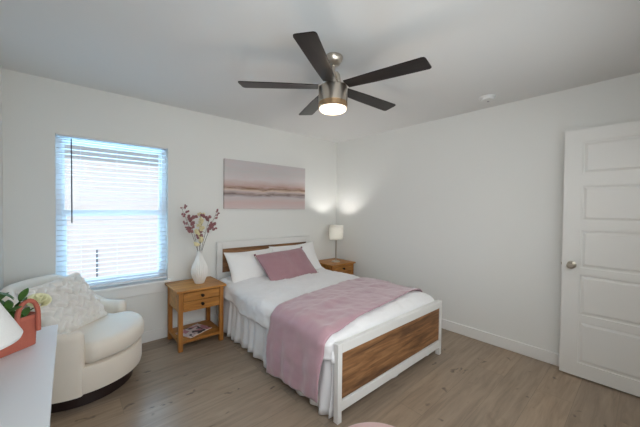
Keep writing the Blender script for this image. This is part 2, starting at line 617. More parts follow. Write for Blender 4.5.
# ------------------------------------------------------------------ venetian blind inside the recess
bl = thing('window_blind', 'white horizontal slat blind lowered over the only window', 'blind', ((WX0 + WX1) / 2, 0.032, WZ0))
BW = (WX1 - WX0) / 2 - 0.004
MB().box(-BW, -0.031, WZ1 - WZ0 - 0.014, BW, 0.026, WZ1 - WZ0 - 0.001).build('headrail', MT['slat'], bl, bevel=0.003)
b = MB()
nsl = 30
z_lo, z_hi = 0.062, WZ1 - WZ0 - 0.030
tilt = rad(0)
for i in range(nsl):
    z = z_lo + (z_hi - z_lo) * i / (nsl - 1)
    P = []
    for s in (-1, 1):
        for k in range(5):
            q = (k - 2) / 2
            yy, zz = q * 0.0245, 0.0025 * (1 - q * q)
            P.append((s * (BW - 0.004), yy * cos(tilt) - zz * sin(tilt), z + yy * sin(tilt) + zz * cos(tilt)))
    b.add([p for p in P] + [(p[0], p[1], p[2] + 0.0028) for p in P],
          [(k, k + 1, k + 6, k + 5) for k in range(4)] + [(10 + k, 15 + k, 16 + k, 11 + k) for k in range(4)] +
          [(0, 5, 15, 10), (4, 14, 19, 9), (0, 10, 11, 1), (1, 11, 12, 2), (2, 12, 13, 3), (3, 13, 14, 4),
           (5, 6, 16, 15), (6, 7, 17, 16), (7, 8, 18, 17), (8, 9, 19, 18)])
b.build('slats', MT['slat_vinyl'], bl)
MB().box(-BW + 0.003, -0.026, 0.022, BW - 0.003, 0.026, 0.040).build('bottom_rail', MT['slat'], bl, bevel=0.003)
for x in (-BW * 0.62, 0.0, BW * 0.62):
    b = MB()
    for y in (-0.0275, 0.0275):
        b.tube([(x, y, 0.03), (x, y, WZ1 - WZ0 - 0.03)], 0.0009, 5)
    b.build('ladder_cord', MT['slat'], bl)
MB().tube([(-BW + 0.100, -0.036, WZ1 - WZ0 - 0.03), (-BW + 0.101, -0.038, WZ1 - WZ0 - 0.2), (-BW + 0.102, -0.038, 0.62)], 0.0048, 8).build('tilt_wand', MT['wand'], bl)

# ------------------------------------------------------------------ outside the window
struct(MB().box(-14, 0.16, -0.35, 9, 14, -0.25).build('ground_outside', MT['dirt']))
nh = thing('house', 'pale stucco neighbouring house seen through the blind', 'house', (-2.6, 4.6, -0.25))
MB().box(-6, 0, 0, 6, 4, 3.25).build('wall', MT['stucco'], nh)
MB().add([(-6.4, -0.45, 3.22), (6.4, -0.45, 3.22), (6.4, 4.4, 5.1), (-6.4, 4.4, 5.1), (-6.4, -0.45, 3.42), (6.4, -0.45, 3.42), (6.4, 4.4, 5.3), (-6.4, 4.4, 5.3)],
         [(0, 1, 2, 3), (4, 7, 6, 5), (0, 4, 5, 1), (1, 5, 6, 2), (2, 6, 7, 3), (3, 7, 4, 0)]).build('roof', MT['roof'], nh)
MB().box(-6.4, -0.49, 3.16, 6.4, -0.45, 3.44).build('fascia', MT['fascia'], nh)
MB().tube([(-0.20, -0.03, 0.0), (-0.20, -0.03, 0.67)], 0.018, 10).build('pipe', MT['pipe'], nh)

# ------------------------------------------------------------------ open door leaning back along the right wall
DY0, DY1, DXF, DXB = -3.622, -2.860, -0.108, -0.073
door = struct(MB().box(DXF + 0.013, DY0, 0.012, DXB, DY1, 2.052).build('door_1', MT['door'], bevel=0.002))
PZ = [(0.125, 0.470), (0.527, 0.856), (0.914, 1.225), (1.299, 1.586), (1.685, 1.947)]
PY0, PY1 = DY0 + 0.115, -2.975
b = MB()
b.box(DXF, DY0, 0.012, DXF + 0.0135, PY0, 2.052)
b.box(DXF, PY1, 0.012, DXF + 0.0135, DY1, 2.052)
zz = [0.012] + [z for p in PZ for z in p] + [2.052]
for k in range(0, len(zz), 2):
    b.box(DXF, PY0, zz[k], DXF + 0.0135, PY1, zz[k + 1])
b.build('door_stiles', MT['door'], door)
for z0, z1 in PZ:
    MB().add([(DXF + 0.0125, PY0, z0), (DXF + 0.0125, PY1, z0), (DXF + 0.0125, PY1, z1), (DXF + 0.0125, PY0, z1),
              (DXF + 0.004, PY0 + 0.03, z0 + 0.03), (DXF + 0.004, PY1 - 0.03, z0 + 0.03), (DXF + 0.004, PY1 - 0.03, z1 - 0.03), (DXF + 0.004, PY0 + 0.03, z1 - 0.03),
              (DXF + 0.0125, PY0 + 0.012, z0 + 0.012), (DXF + 0.0125, PY1 - 0.012, z0 + 0.012), (DXF + 0.0125, PY1 - 0.012, z1 - 0.012), (DXF + 0.0125, PY0 + 0.012, z1 - 0.012)],
             [(0, 1, 9, 8), (1, 2, 10, 9), (2, 3, 11, 10), (3, 0, 8, 11), (8, 9, 5, 4), (9, 10, 6, 5), (10, 11, 7, 6), (11, 8, 4, 7), (4, 5, 6, 7)]).build('door_panel', MT['door'], door, angle=10)
kz, ky = 0.932, -2.925
kb = MB().lathe([(0.0, 0.0), (0.031, 0.0), (0.031, 0.006), (0.014, 0.012), (0.011, 0.03), (0.018, 0.038), (0.027, 0.047), (0.027, 0.058), (0.018, 0.066), (0.0, 0.067)], 28)
kb.build('door_knob', MT['knobnickel'], door, loc=(DXF, ky, kz), rot=(0, rad(-90), 0))
MB().box(DXF + 0.015, DY1 - 0.001, kz - 0.028, DXB - 0.006, DY1 + 0.0015, kz + 0.028).box(DXF + 0.018, DY1, kz - 0.010, DXB - 0.012, DY1 + 0.008, kz + 0.010).build('latch_plate', MT['knobnickel'], door)

# ------------------------------------------------------------------ ceiling fan with light
FX, FY = -1.872, -1.856
fan = thing('ceiling_fan', 'five-blade dark brown ceiling fan with brushed nickel body and round lit diffuser', 'ceiling fan', (FX, FY, H))
MB().lathe([(0.0, 0.0), (0.066, 0.0), (0.066, -0.012), (0.060, -0.030), (0.046, -0.050), (0.020, -0.060), (0.0, -0.061)][::-1], 32).build('canopy', MT['nickel'], fan)
MB().tube([(0, 0, -0.055), (0, 0, -0.2)], 0.0125, 14).build('downrod', MT['nickel'], fan)
b = MB().lathe([(0.0, -0.205), (0.030, -0.203), (0.028, -0.185), (0.022, -0.15), (0.024, -0.125), (0.018, -0.104), (0.0, -0.100)], 24)
for q in (-1, 1):
    ex, ey = q * 0.75, q * -0.66
    b.tube([(ex * 0.018, ey * 0.018, -0.108), (ex * 0.034, ey * 0.034, -0.125), (ex * 0.040, ey * 0.040, -0.165), (ex * 0.044, ey * 0.044, -0.207)], 0.014, 10)
b.build('yoke', MT['nickel'], fan)
MB().lathe([(0.0, -0.200), (0.062, -0.200), (0.09, -0.204), (0.1, -0.212), (0.102, -0.225), (0.102, -0.318), (0.0, -0.318)][::-1], 48).build('motor_housing', MT['nickel'], fan)
MB().lathe([(0.0, -0.317), (0.099, -0.317), (0.099, -0.323), (0.102, -0.325), (0.102, -0.351), (0.098, -0.356), (0.0, -0.356)][::-1], 48).build('light_ring', MT['ring'], fan)
MB().lathe([(0.0, -0.386), (0.05, -0.384), (0.085, -0.377), (0.095, -0.368), (0.096, -0.353), (0.0, -0.351)], 48).build('light_diffuser', MT['diffuser'], fan)
def blade_mesh():
    # root at r=0.15, tip at r=0.655; wider and clipped at the tip, pitched
    b = MB()
    pts = [(0.104, -0.044), (0.30, -0.054), (0.618, -0.064), (0.632, -0.060), (0.639, -0.048), (0.650, 0.050), (0.646, 0.061), (0.634, 0.066), (0.30, 0.058), (0.104, 0.046)]
    n = len(pts)
    P = []
    for z in (-0.003, 0.003):
        for x, y in pts:
            a = rad(-6)
            P.append((x, y * cos(a) - z * sin(a), y * sin(a) + z * cos(a)))
    F = [tuple(reversed(range(n))), tuple(range(n, 2 * n))] + [(k, (k + 1) % n, n + (k + 1) % n, n + k) for k in range(n)]
    return b.add(P, F)
def iron_mesh():
    b = MB()
    b.box(0.085, -0.018, 0.0032, 0.16, 0.018, 0.010)
    b.box(0.14, -0.036, 0.0032, 0.20, 0.036, 0.010)
    return b
bl0 = ir0 = None
for k in range(5):
    az = rad(-146.8 + 72 * k)
    if bl0 is None:
        bl0 = blade_mesh().build('fan_blade', MT['blade'], fan, loc=(0, 0, -0.209), rot=(0, 0, az))
        ir0 = iron_mesh().build('blade_arm', MT['nickel'], bl0)
        ir0.rotation_euler = (rad(-6), 0, 0)
    else:
        c = bl0.copy()
        COL.objects.link(c)
        c.rotation_euler = (0, 0, az)
        d = ir0.copy()
        COL.objects.link(d)
        d.parent = c
light('fan_lamp', 'POINT', (FX, FY, H - 0.45), 3.5, (1.0, 0.84, 0.66), size=0.06)

# ------------------------------------------------------------------ smoke detector
sd = thing('smoke_detector', 'small round white smoke detector on the ceiling near the right wall', 'smoke detector', (-0.315, -2.32, H))
MB().lathe([(0.0, -0.034), (0.045, -0.034), (0.056, -0.028), (0.062, -0.012), (0.07, -0.010), (0.07, 0.0), (0.0, 0.0)], 36).build('housing', MT['plastic'], sd)
MB().lathe([(0.0, -0.038), (0.010, -0.038), (0.012, -0.033), (0.0, -0.033)], 16, (0.022, 0, 0)).build('test_button', MT['fascia'], sd)

# ------------------------------------------------------------------ painting
ax0, ax1, az0, az1 = -1.886, -0.674, 1.3617, 1.956
pic = MB().box(-(ax1 - ax0) / 2, -0.032, -(az1 - az0) / 2, (ax1 - ax0) / 2, 0, (az1 - az0) / 2).build('canvas_painting', MT['art'], bevel=0.002, loc=((ax0 + ax1) / 2, -0.001, (az0 + az1) / 2))
tag(pic, 'wide unframed canvas of a misty grey and blush shoreline above the bed', 'painting')

# ------------------------------------------------------------------ bed
BX0, BX1 = -1.992, -0.598
HB, FB = -0.060, -2.060                # headboard / footboard faces
bed = thing('bed', 'white framed bed with rustic brown wood head and foot panels', 'bed', (0, 0, 0))
def board(y0, y1, top, rail_t, rail_b0, rail_b1, post):
    b = MB()
    BX0 = -1.992 if y0 < -1 else -1.977
    b.box(BX0, y0, 0, BX0 + post, y1, top)
    b.box(BX1 - post, y0, 0, BX1, y1, top)
    b.box(BX0 + post, y0, top - rail_t, BX1 - post, y1, top)
    b.box(BX0 + post, y0, rail_b0, BX1 - post, y1, rail_b1)
    return b
board(HB, HB + 0.04, 0.970, 0.080, 0.525, 0.610, 0.062).build('headboard_frame', MT['bedwhite'], bed, bevel=0.003)
MB().box(BX0 + 0.056, HB + 0.014, 0.604, BX1 - 0.056, HB + 0.032, 0.896).build('headboard_panel', MT['rustic'], bed)
board(FB, FB + 0.04, 0.512, 0.062, 0.072, 0.138, 0.038).build('footboard_frame', MT['bedwhite'], bed, bevel=0.003)
MB().box(BX0 + 0.034, FB + 0.010, 0.146, BX1 - 0.034, FB + 0.030, 0.456).build('footboard_panel', MT['rustic'], bed)
for x in (BX0 + 0.05, BX1 - 0.08):
    MB().box(x, FB + 0.036, 0.20, x + 0.03, HB + 0.004, 0.30).build('side_rail', MT['bedwhite'], bed, bevel=0.003)
MB().box(BX0 + 0.07, FB + 0.05, 0.27, BX1 - 0.07, HB - 0.01, 0.36).build('slat_base', MT['bedwhite'], bed)

# duvet surface: s runs across the bed from the left hem over the top to the right hem
DL, DR = -2.030, -0.590
DTOP = 0.556
def duvet_point(s, y, off=0.0, hemL=0.40, hemR=0.40, rough=1.0):
    """s in 0..1; off = distance above the duvet"""
    R = 0.075
    seg = [(DTOP - R - hemL), R * pi / 2, (DR - DL - 2 * R), R * pi / 2, (DTOP - R - hemR)]
    d = s * sum(seg)
    cx = (DL + DR) / 2
    if d < seg[0]:
        p, n = Vector((DL, y, hemL + d)), Vector((-1, 0, 0))
    elif d < seg[0] + seg[1]:
        a = (d - seg[0]) / R
        n = Vector((-cos(a), 0, sin(a)))
        p = Vector((DL + R, y, DTOP - R)) + n * R
    elif d < sum(seg[:3]):
        q = d - seg[0] - seg[1]
        p, n = Vector((DL + R + q, y, DTOP)), Vector((0, 0, 1))
    elif d < sum(seg[:4]):
        a = (d - sum(seg[:3])) / R
        n = Vector((sin(a), 0, cos(a)))
        p = Vector((DR - R, y, DTOP - R)) + n * R
    else:
        q = d - sum(seg[:4])
        p, n = Vector((DR, y, DTOP - R - q)), Vector((1, 0, 0))
    # crown, and the roll-off at the foot end
    k = max(0.0, 1 - ((p.x - cx) / 0.70) ** 2)
    p.z += 0.020 * k * n.z
    f = sstep(-1.86, -2.03, y)
    if y < -1.90:
        p.z -= 0.06 * ((-1.90 - y) / 0.12) ** 2 * max(0.0, n.z)
    # plan view rounding of the two foot corners
    if y < -1.93 and abs(n.x) > 0.3:
        q = min(1.0, (-1.93 - y) / 0.09)
        p.x -= n.x * 0.085 * (1 - math.sqrt(max(0.0, 1 - q * q)))
    # soft wrinkles
    w = 0.017 * fbm(p.x * 3.1 + 3, p.y * 3.6, p.z * 3.0) + 0.020 * (0.35 - abs(fbm(p.x * 5 + 1, p.y * 4.4 + p.x * 3, p.z * 6 + 4)))
    w += 0.006 * (0.3 - abs(fbm(p.x * 11 - p.y * 6, p.y * 10, p.z * 9)))
    w += 0.006 * sin(p.y * 13 + 2.2 * fbm(p.x * 2, p.y * 2)) * (1 - abs(n.z))
    return p + n * (w * rough + off)

def duvet_fn(u, v):
    y = -0.125 + (-2.012 + 0.125) * v
    hem = 0.385 + 0.028 * sin(y * 4.2 + 2.4) + 0.012 * sin(y * 11)
    p = duvet_point(u, y, 0.0, hem, hem)
    return p
b = MB().grid(duvet_fn, 110, 130)
# foot end of the duvet turns down behind the footboard
def duvet_foot(u, v):
    p = duvet_fn(u, 1.0)
    return Vector((p.x, p.y + 0.001 * v, p.z + (0.38 - p.z) * v)) if p.z > 0.38 else Vector((p.x, p.y + 0.001 * v, p.z))
b.grid(duvet_foot, 110, 4)
dv = b.build('duvet', MT['duvet'], solid=0.02, angle=75)
tag(dv, 'rumpled plain white duvet covering the bed mattress', 'duvet')

# ruffled bed skirt round both sides and the foot
def skirt_path(d):
    """distance along U shaped path -> (x, y, nx, ny)"""
    xl, xr, y0, y1 = -1.985, -0.625, -0.13, -2.000
    a, bb = y0 - y1, xr - xl
    if d < a:
        return xl, y0 - d, -1, 0
    if d < a + bb:
        return xl + (d - a), y1, 0, -1
    return xr, y1 + (d - a - bb), 1, 0
SL = 1.87 * 2 + 1.36
def skirt_fn(u, v):
    d = u * SL
    x, y, nx, ny = skirt_path(min(d, SL - 1e-4))
    z = 0.41 + (0.022 - 0.41) * v
    amp = (0.003 + 0.014 * v) * (0.35 if nx == 0 else 1.0)
    ph = d * 46 + 7 * fbm(d * 1.7, 0.3, 2) + 1.2 * fbm(d * 5, v * 2, 5) + 0.8 * v
    w = amp * (sin(ph) + 0.45 * sin(ph * 0.47 + 1.0))
    flare = 0.016 * v if nx else 0.0
    z += 0.010 * v * sin(d * 9 + 1) + 0.006 * v * sin(ph * 0.5)
    return Vector((x + nx * (w + flare), y + ny * (w * 0.6), max(z, 0.008)))
sk = MB().grid(skirt_fn, 760, 9).build('bed_skirt', MT['skirt'], solid=0.003, solid_off=0, angle=80)
tag(sk, 'gathered white bed skirt hanging to the floor below the duvet', 'bed skirt')

# pink throw across the foot of the bed
TS0, TS1 = 0.0, 1.0
def throw_fn(u, v, lift=0.0):
    hemL, hemR = 0.075, 0.30
    s = u
    p0 = duvet_point(s, -1.6, 0.0, hemL, hemR, 0.0)
    k = (p0.x - DL) / (DR - DL)                       # 0 at left edge, 1 at right
    drop = max(0.0, (DTOP - p0.z) / 0.5) if k < 0.1 else 0.0
    ya = -1.340 + 0.185 * k + 0.020 * drop + 0.008 * sin(u * 21)
    yb = -1.985 + 0.135 * k + 0.035 * drop + 0.006 * sin(u * 17 + 1)
    y = ya + (yb - ya) * v
    hl = hemL - 0.03 + 0.075 * v
    p = duvet_point(s, y, 0.017, hl, hemR, 0.55)
    # creases along its length and soft folds in the hanging end
    cr = 0.006 * sstep(0.40, 0.44, v) * sstep(0.62, 0.50, v) + 0.004 * sstep(0.86, 0.9, v)
    hang = sstep(0.50, 0.30, p.z) if k < 0.2 else 0.0
    fold = 0.011 * hang * (sin(v * 15 + 0.7) + 0.5 * sin(v * 31 + 2))
    wr = 0.005 * fbm(p.x * 3.5, p.y * 12, p.z * 9 + 7)
    up_ = Vector((-1, 0, 0)) if hang > 0.5 else Vector((0, 0, 1))
    p.z += (cr + abs(wr)) * (1 - hang)
    p.x -= (fold * 0.7 + 0.010 + abs(wr)) * hang
    return p
th = MB().grid(throw_fn, 130, 44).build('throw_blanket', MT['throw'], solid=0.007, solid_off=1, angle=75)
tag(th, 'dusty pink throw blanket draped across the foot of the bed', 'blanket')

# ------------------------------------------------------------------ pillows
def pillow_mesh(w, h, t, seed, pin=0.05, n=34, corner=3.2, slump=0.0):
    def surf(sign):
        def fn(a, c):
            u, v = 2 * a - 1, 2 * c - 1
            u = sin(u * pi / 2)
            v = sin(v * pi / 2)
            x = w / 2 * u * (1 - pin * (1 - v * v))
            y = h / 2 * v * (1 - pin * 1.3 * (1 - u * u))
            x -= slump * y
            e = max(0.0, (1 - abs(u) ** corner) * (1 - abs(v) ** corner))
            z = sign * t / 2 * e ** 0.55
            z += sign * 0.018 * e * fbm(x * 6 + seed, y * 6, sign) + 0.010 * fbm(x * 4, y * 4, seed)
            return Vector((x, y, z))
        return fn
    b = MB().grid(surf(1), n, n)
    b.grid(surf(-1), n, n)
    return b
p1 = pillow_mesh(0.66, 0.40, 0.17, 3, 0.08).build('bed_pillow', MT['pillow'], angle=80, loc=(-1.630, -0.285, 0.698), rot=(rad(58), rad(0), rad(3)))
tag(p1, 'white bed pillow on the side nearest the vase, nothing in front of it', 'pillow', 'white bed pillows')
p2 = pillow_mesh(0.70, 0.43, 0.16, 9, 0.09).build('bed_pillow', MT['pillow'], angle=80, loc=(-0.995, -0.275, 0.712), rot=(rad(58), rad(-2), rad(-3)))
tag(p2, 'white bed pillow on the lamp side, mostly hidden behind the mauve cushion', 'pillow', 'white bed pillows')
cu = thing('lumbar_cushion', 'mauve pink oblong cushion with corner tassels propped on the white pillows', 'cushion', (-1.292, -0.500, 0.700))
cu.rotation_euler = (Matrix.Rotation(rad(-2), 3, 'Z') @ Matrix.Rotation(rad(51), 3, 'X') @ Matrix.Rotation(rad(3.5), 3, 'Z')).to_euler()
pillow_mesh(0.67, 0.39, 0.13, 21, 0.03, 40, 4, 0.16).build('cover', MT['pinkpillow'], cu, angle=80)
for sx in (-1, 1):
    for sy in (-1, 1):
        b = MB().lathe([(0.0, -0.014), (0.010, -0.010), (0.014, 0.0), (0.010, 0.010), (0.0, 0.014)], 12)
        b.build('tassel', MT['tassel'], cu, loc=(sx * 0.337 - 0.16 * sy * 0.196, sy * 0.196, 0.0))

# ------------------------------------------------------------------ nightstands
NW, ND, NH = 0.478, 0.445, 0.585
ns = thing('nightstand', 'honey pine nightstand with two drawers between the window and the bed, holding the vase', 'nightstand', (-2.281, -0.250, 0))
MB().box(-NW / 2, -ND / 2, NH - 0.022, NW / 2, ND / 2, NH).build('top', MT['pine'], ns, bevel=0.004)
lx, ly, lw = NW / 2 - 0.022, ND / 2 - 0.022, 0.04
for sx in (-1, 1):
    for sy in (-1, 1):
        MB().box(min(sx * lx, sx * (lx - lw)), min(sy * ly, sy * (ly - lw)), 0, max(sx * lx, sx * (lx - lw)), max(sy * ly, sy * (ly - lw)), NH - 0.02).build('leg', MT['pinev'], ns, bevel=0.003)
b = MB()
b.box(-lx + 0.006, -ly + 0.03, 0.372, -lx + 0.02, ly - 0.03, NH - 0.02)
b.box(lx - 0.02, -ly + 0.03, 0.372, lx - 0.006, ly - 0.03, NH - 0.02)
b.box(-lx + 0.006, ly - 0.02, 0.372, lx - 0.006, ly - 0.006, NH - 0.02)
b.box(-lx + 0.02, -ly + 0.012, 0.372, lx - 0.02, ly - 0.01, 0.388)
b.box(-lx + 0.02, -ly + 0.012, NH - 0.03, lx - 0.02, ly - 0.01, NH - 0.02)
b.build('case', MT['pine'], ns)
for z0, z1 in ((0.391, 0.467), (0.472, 0.551)):
    d = MB().box(-lx + lw + 0.003, -ly + 0.003, z0, lx - lw - 0.003, -ly + 0.022, z1).box(-lx + lw + 0.012, -ly + 0.02, z0 + 0.006, lx - lw - 0.012, ly - 0.06, z1 - 0.01).build('drawer', MT['pine'], ns, bevel=0.003)
    MB().lathe([(0.0, 0.0), (0.012, 0.0), (0.007, 0.008), (0.010, 0.014), (0.016, 0.02), (0.015, 0.027), (0.0, 0.030)], 18).build('knob', MT['iron'], d, loc=(0, -ly + 0.003, (z0 + z1) / 2), rot=(rad(90), 0, 0))
MB().box(-lx + 0.004, -ly + 0.004, 0.072, lx - 0.004, ly - 0.004, 0.098).build('shelf', MT['pine'], ns, bevel=0.003)
ns2 = dup(ns, (-0.281, -0.250, 0), label='honey pine nightstand in the room corner beyond the bed, holding the lit lamp')

# ------------------------------------------------------------------ table lamp
lamp = thing('table_lamp', 'lit table lamp with white drum shade and slim metal stem in the room corner', 'table lamp', (-0.280, -0.290, NH))
MB().lathe([(0.0, 0.0), (0.062, 0.0), (0.064, 0.006), (0.060, 0.014), (0.014, 0.020), (0.0, 0.020)], 32).build('base', MT['nickel'], lamp)
MB().lathe([(0.0, 0.018), (0.0095, 0.018), (0.0095, 0.37), (0.012, 0.375), (0.012, 0.40), (0.0, 0.40)], 16).build('stem', MT['nickel'], lamp)
def shade_fn(r0_, r1_, z0_, z1_):
    return lambda u, v: Vector(((r0_ + (r1_ - r0_) * v) * cos(2 * pi * u), (r0_ + (r1_ - r0_) * v) * sin(2 * pi * u), z0_ + (z1_ - z0_) * v))
MB().grid(shade_fn(0.107, 0.105, 0.335, 0.545), 48, 6, close_u=True).build('lamp_shade', MT['shade'], lamp, solid=0.002)
MB().lathe([(0.0, 0.336), (0.105, 0.336), (0.105, 0.338), (0.0, 0.338)], 40).build('shade_spill_disc', MT['shade2'], lamp)  # added unseen disc, keeps bulb light off the wall below the shade
MB().lathe([(0.0, 0.395), (0.012, 0.40), (0.026, 0.424), (0.024, 0.444), (0.0, 0.456)], 20).build('bulb', MT['bulb'], lamp)

# ------------------------------------------------------------------ vase and dried sprays
VX, VY = -2.245, -0.262
va = MB()
prof = [(0.0, 0.0), (0.046, 0.0), (0.052, 0.006), (0.062, 0.03), (0.080, 0.07), (0.091, 0.11), (0.092, 0.135), (0.084, 0.17), (0.066, 0.21), (0.046, 0.25), (0.033, 0.285), (0.028, 0.315), (0.033, 0.338), (0.036, 0.342),
        (0.032, 0.342), (0.026, 0.316), (0.028, 0.285), (0.0, 0.26)]
va.lathe(prof, 96, ribs=24, rib_amp=0.04)
va.v = [(x * 0.87, y * 0.87, z) for x, y, z in va.v]
vase = va.build('vase', MT['ceramic'], loc=(VX, VY, NH), angle=60)
tag(vase, 'tall white ribbed bottle vase on the nightstand by the window', 'vase')
def blossom_mesh(r, seed):
    random.seed(seed)
    b = MB()
    for k in range(5):
        a = 2 * pi * k / 5 + random.random()
        c = Vector((cos(a), sin(a), 0.25)) * r * 0.55
        P, F = [], []
        for i in range(5):
            for j in range(6):
                la, lo = -pi / 2 + pi * i / 4, 2 * pi * j / 6
                P.append(c + Vector((cos(la) * cos(lo) * r * 0.62, cos(la) * sin(lo) * r * 0.62, sin(la) * r * 0.5)))
        for i in range(4):
            for j in range(6):
                F.append((i * 6 + j, i * 6 + (j + 1) % 6, (i + 1) * 6 + (j + 1) % 6, (i + 1) * 6 + j))
        b.add(P, F)
    return b
proto_b = {}
def spray(label, tip, nb, mat, seed, spread, t0=0.45, rmin=0.010, rmax=0.016, side=7):
    """tip relative to the vase mouth; blossoms scattered on side twigs"""
    random.seed(seed)
    sp = thing('flower_spray', label, 'flowers', (VX, VY, NH + 0.30), 0, 'dried sprays in the white vase')
    tip = Vector(tip)
    def path(q):
        return Vector((tip.x * q ** 1.25, tip.y * q ** 1.25, -0.06 + (tip.z + 0.06) * q))
    b = MB().tube([path(i / 9) * 1.0 for i in range(10)], [0.0028 - 0.0016 * i / 9 for i in range(10)], 6)
    spots = []
    for k in range(side):
        q = t0 + (1 - t0) * (k + 0.5) / side
        p = path(q)
        a = random.uniform(0, 2 * pi)
        e = p + Vector((cos(a) * spread * 1.5, sin(a) * spread * 0.8, random.uniform(0.01, 0.05)))
        b.tube([p, (p + e) / 2 + Vector((0, 0, 0.006)), e], [0.0015, 0.0012, 0.0008], 5)
        spots.append((p, e))
    b.build('stem', MT['stem'], sp)
    nb = int(nb * 3.1)
    for k in range(nb):
        if k == 0:
            c = path(1.0)
        else:
            p, e = spots[k % side]
            q = random.uniform(0.35, 1.0)
            c = p + (e - p) * q + Vector((random.uniform(-1, 1), random.uniform(-1, 1), random.uniform(-1, 1))) * 0.008
        r = random.uniform(rmin, rmax)
        key = (mat, k % 3)
        if key not in proto_b:
            o = blossom_mesh(0.013, 50 + k).build('blossom', MT[mat], sp)
            proto_b[key] = o
        else:
            o = proto_b[key].copy()
            COL.objects.link(o)
            o.parent = sp
        o.location = c
        s_ = r / 0.013
        o.scale = (s_, s_, s_)
        o.rotation_euler = (random.uniform(0, 3), random.uniform(0, 3), random.uniform(0, 3))
    return sp
spray('thin burgundy blossom spray reaching furthest towards the window', (-0.185, -0.02, 0.485), 11, 'berry', 11, 0.035, 0.5, 0.008, 0.012)
spray('dense burgundy pink blossom spray on the window side of the cream flowers', (-0.105, 0.01, 0.400), 24, 'berry', 23, 0.048, 0.42, 0.010, 0.017)
spray('cream blossom spray in the middle of the white vase', (0.0, -0.06, 0.350), 24, 'cream', 35, 0.042, 0.30, 0.013, 0.019)
spray('pale green tipped cream spray rising behind the middle of the vase', (0.018, 0.04, 0.430), 12, 'cream', 39, 0.03, 0.55, 0.008, 0.013)
spray('dense burgundy pink blossom spray on the bed side of the cream flowers', (0.100, -0.01, 0.390), 26, 'berry', 47, 0.050, 0.42, 0.010, 0.017)
spray('thin burgundy blossom spray reaching furthest towards the bed', (0.190, 0.02, 0.450), 12, 'berry', 59, 0.045, 0.5, 0.008, 0.012)

# ------------------------------------------------------------------ magazine on the lower shelf
mg = thing('magazine', 'magazine with a pink, white and black cover on the nightstand shelf', 'magazine', (-2.300, -0.270, 0.0985), rad(24))
MB().box(-0.135, -0.105, 0.0, 0.135, 0.105, 0.007).build('pages', MT['paper'], mg)
MB().box(-0.137, -0.107, 0.007, 0.137, 0.107, 0.0085).build('cover', MT['cover'], mg)

# ------------------------------------------------------------------ barrel chair
CX, CY, CA = -3.200, -0.460, rad(-28)
ch = thing('barrel_chair', 'cream upholstered barrel swivel chair in the corner under the window', 'armchair', (CX, CY, 0), CA)
MB().lathe([(0.0, 0.0), (0.335, 0.0), (0.335, 0.092), (0.33, 0.098), (0.0, 0.098)], 64).build('plinth', MT['plinth'], ch, bevel=0.003)
MB().lathe([(0.0, 0.100), (0.378, 0.100), (0.392, 0.108), (0.397, 0.13), (0.397, 0.265), (0.392, 0.285), (0.37, 0.292), (0.0, 0.294)], 72).build('seat_base', MT['chair'], ch)
A_END = rad(119)
def rim(a):
    """rim height by angle from the back (0) to the arm ends"""
    q = abs(a) / A_END
    return 0.535 + 0.275 * (1 - sstep(0.28, 0.82, q))
def shell_fn(u, v):
    a = (2 * u - 1) * A_END
    e = abs(2 * u - 1)
    hgt = rim(a)
    cap = math.sqrt(max(0.0, 1 - max(0.0, (e - 0.95) / 0.05) ** 2))
    Ro, Ri, rr = 0.405, 0.322, 0.042
    mid, half = (Ro + Ri) / 2, (Ro - Ri) / 2 * (0.25 + 0.75 * cap)
    zt = hgt - (1 - cap) * 0.03
    # profile v: outer bottom -> outer top -> round -> inner bottom -> close
    prof = [(mid + half, 0.102), (mid + half + 0.004, 0.30), (mid + half, zt - 0.06)]
    for k in range(7):
        t_ = pi * k / 6
        prof.append((mid + half * cos(t_), zt - 0.045 + 0.045 * sin(t_)))
    prof += [(mid - half, zt - 0.07), (mid - half, 0.30), (mid - half, 0.102)]
    j = round(v * (len(prof) - 1)) if v < 1 else len(prof) - 1
    r, z = prof[j]
    ang = pi + a
    lean = 0.03 * max(0.0, z - 0.5) / 0.3
    return Vector(((r + lean) * cos(ang), (r + lean) * sin(ang), z))
b = MB().grid(shell_fn, 81, 13)
nv = 13
b.f.append(tuple(range(nv)))
b.f.append(tuple(reversed(range(80 * nv, 81 * nv))))
b.build('back_and_arms', MT['chair'], ch, angle=50)
# seat cushion: D shape that swells past the arm fronts
def cushion():
    b = MB()
    n, rings = 72, [(0.0, 0.0), (0.5, 0.0), (0.85, 0.0), (0.95, 0.012), (1.0, 0.04), (1.0, 0.10), (0.965, 0.135), (0.86, 0.152), (0.5, 0.166), (0.0, 0.170)]
    P, F = [], []
    for k in range(n):
        a = 2 * pi * k / n
        R_ = 0.318
        d = abs((a + pi) % (2 * pi) - pi)
        R_ += (0.415 - 0.318) * sstep(rad(66), rad(57), d)
        for q, z in rings:
            P.append((R_ * q * cos(a), R_ * q * sin(a), 0.294 + z))
    m = len(rings)
    for k in range(n):
        q = (k + 1) % n
        for j in range(m - 1):
            F.append((k * m + j, q * m + j, q * m + j + 1, k * m + j + 1))
    return b.add(P, F)
cushion().build('seat_cushion', MT['chair'], ch, angle=60)

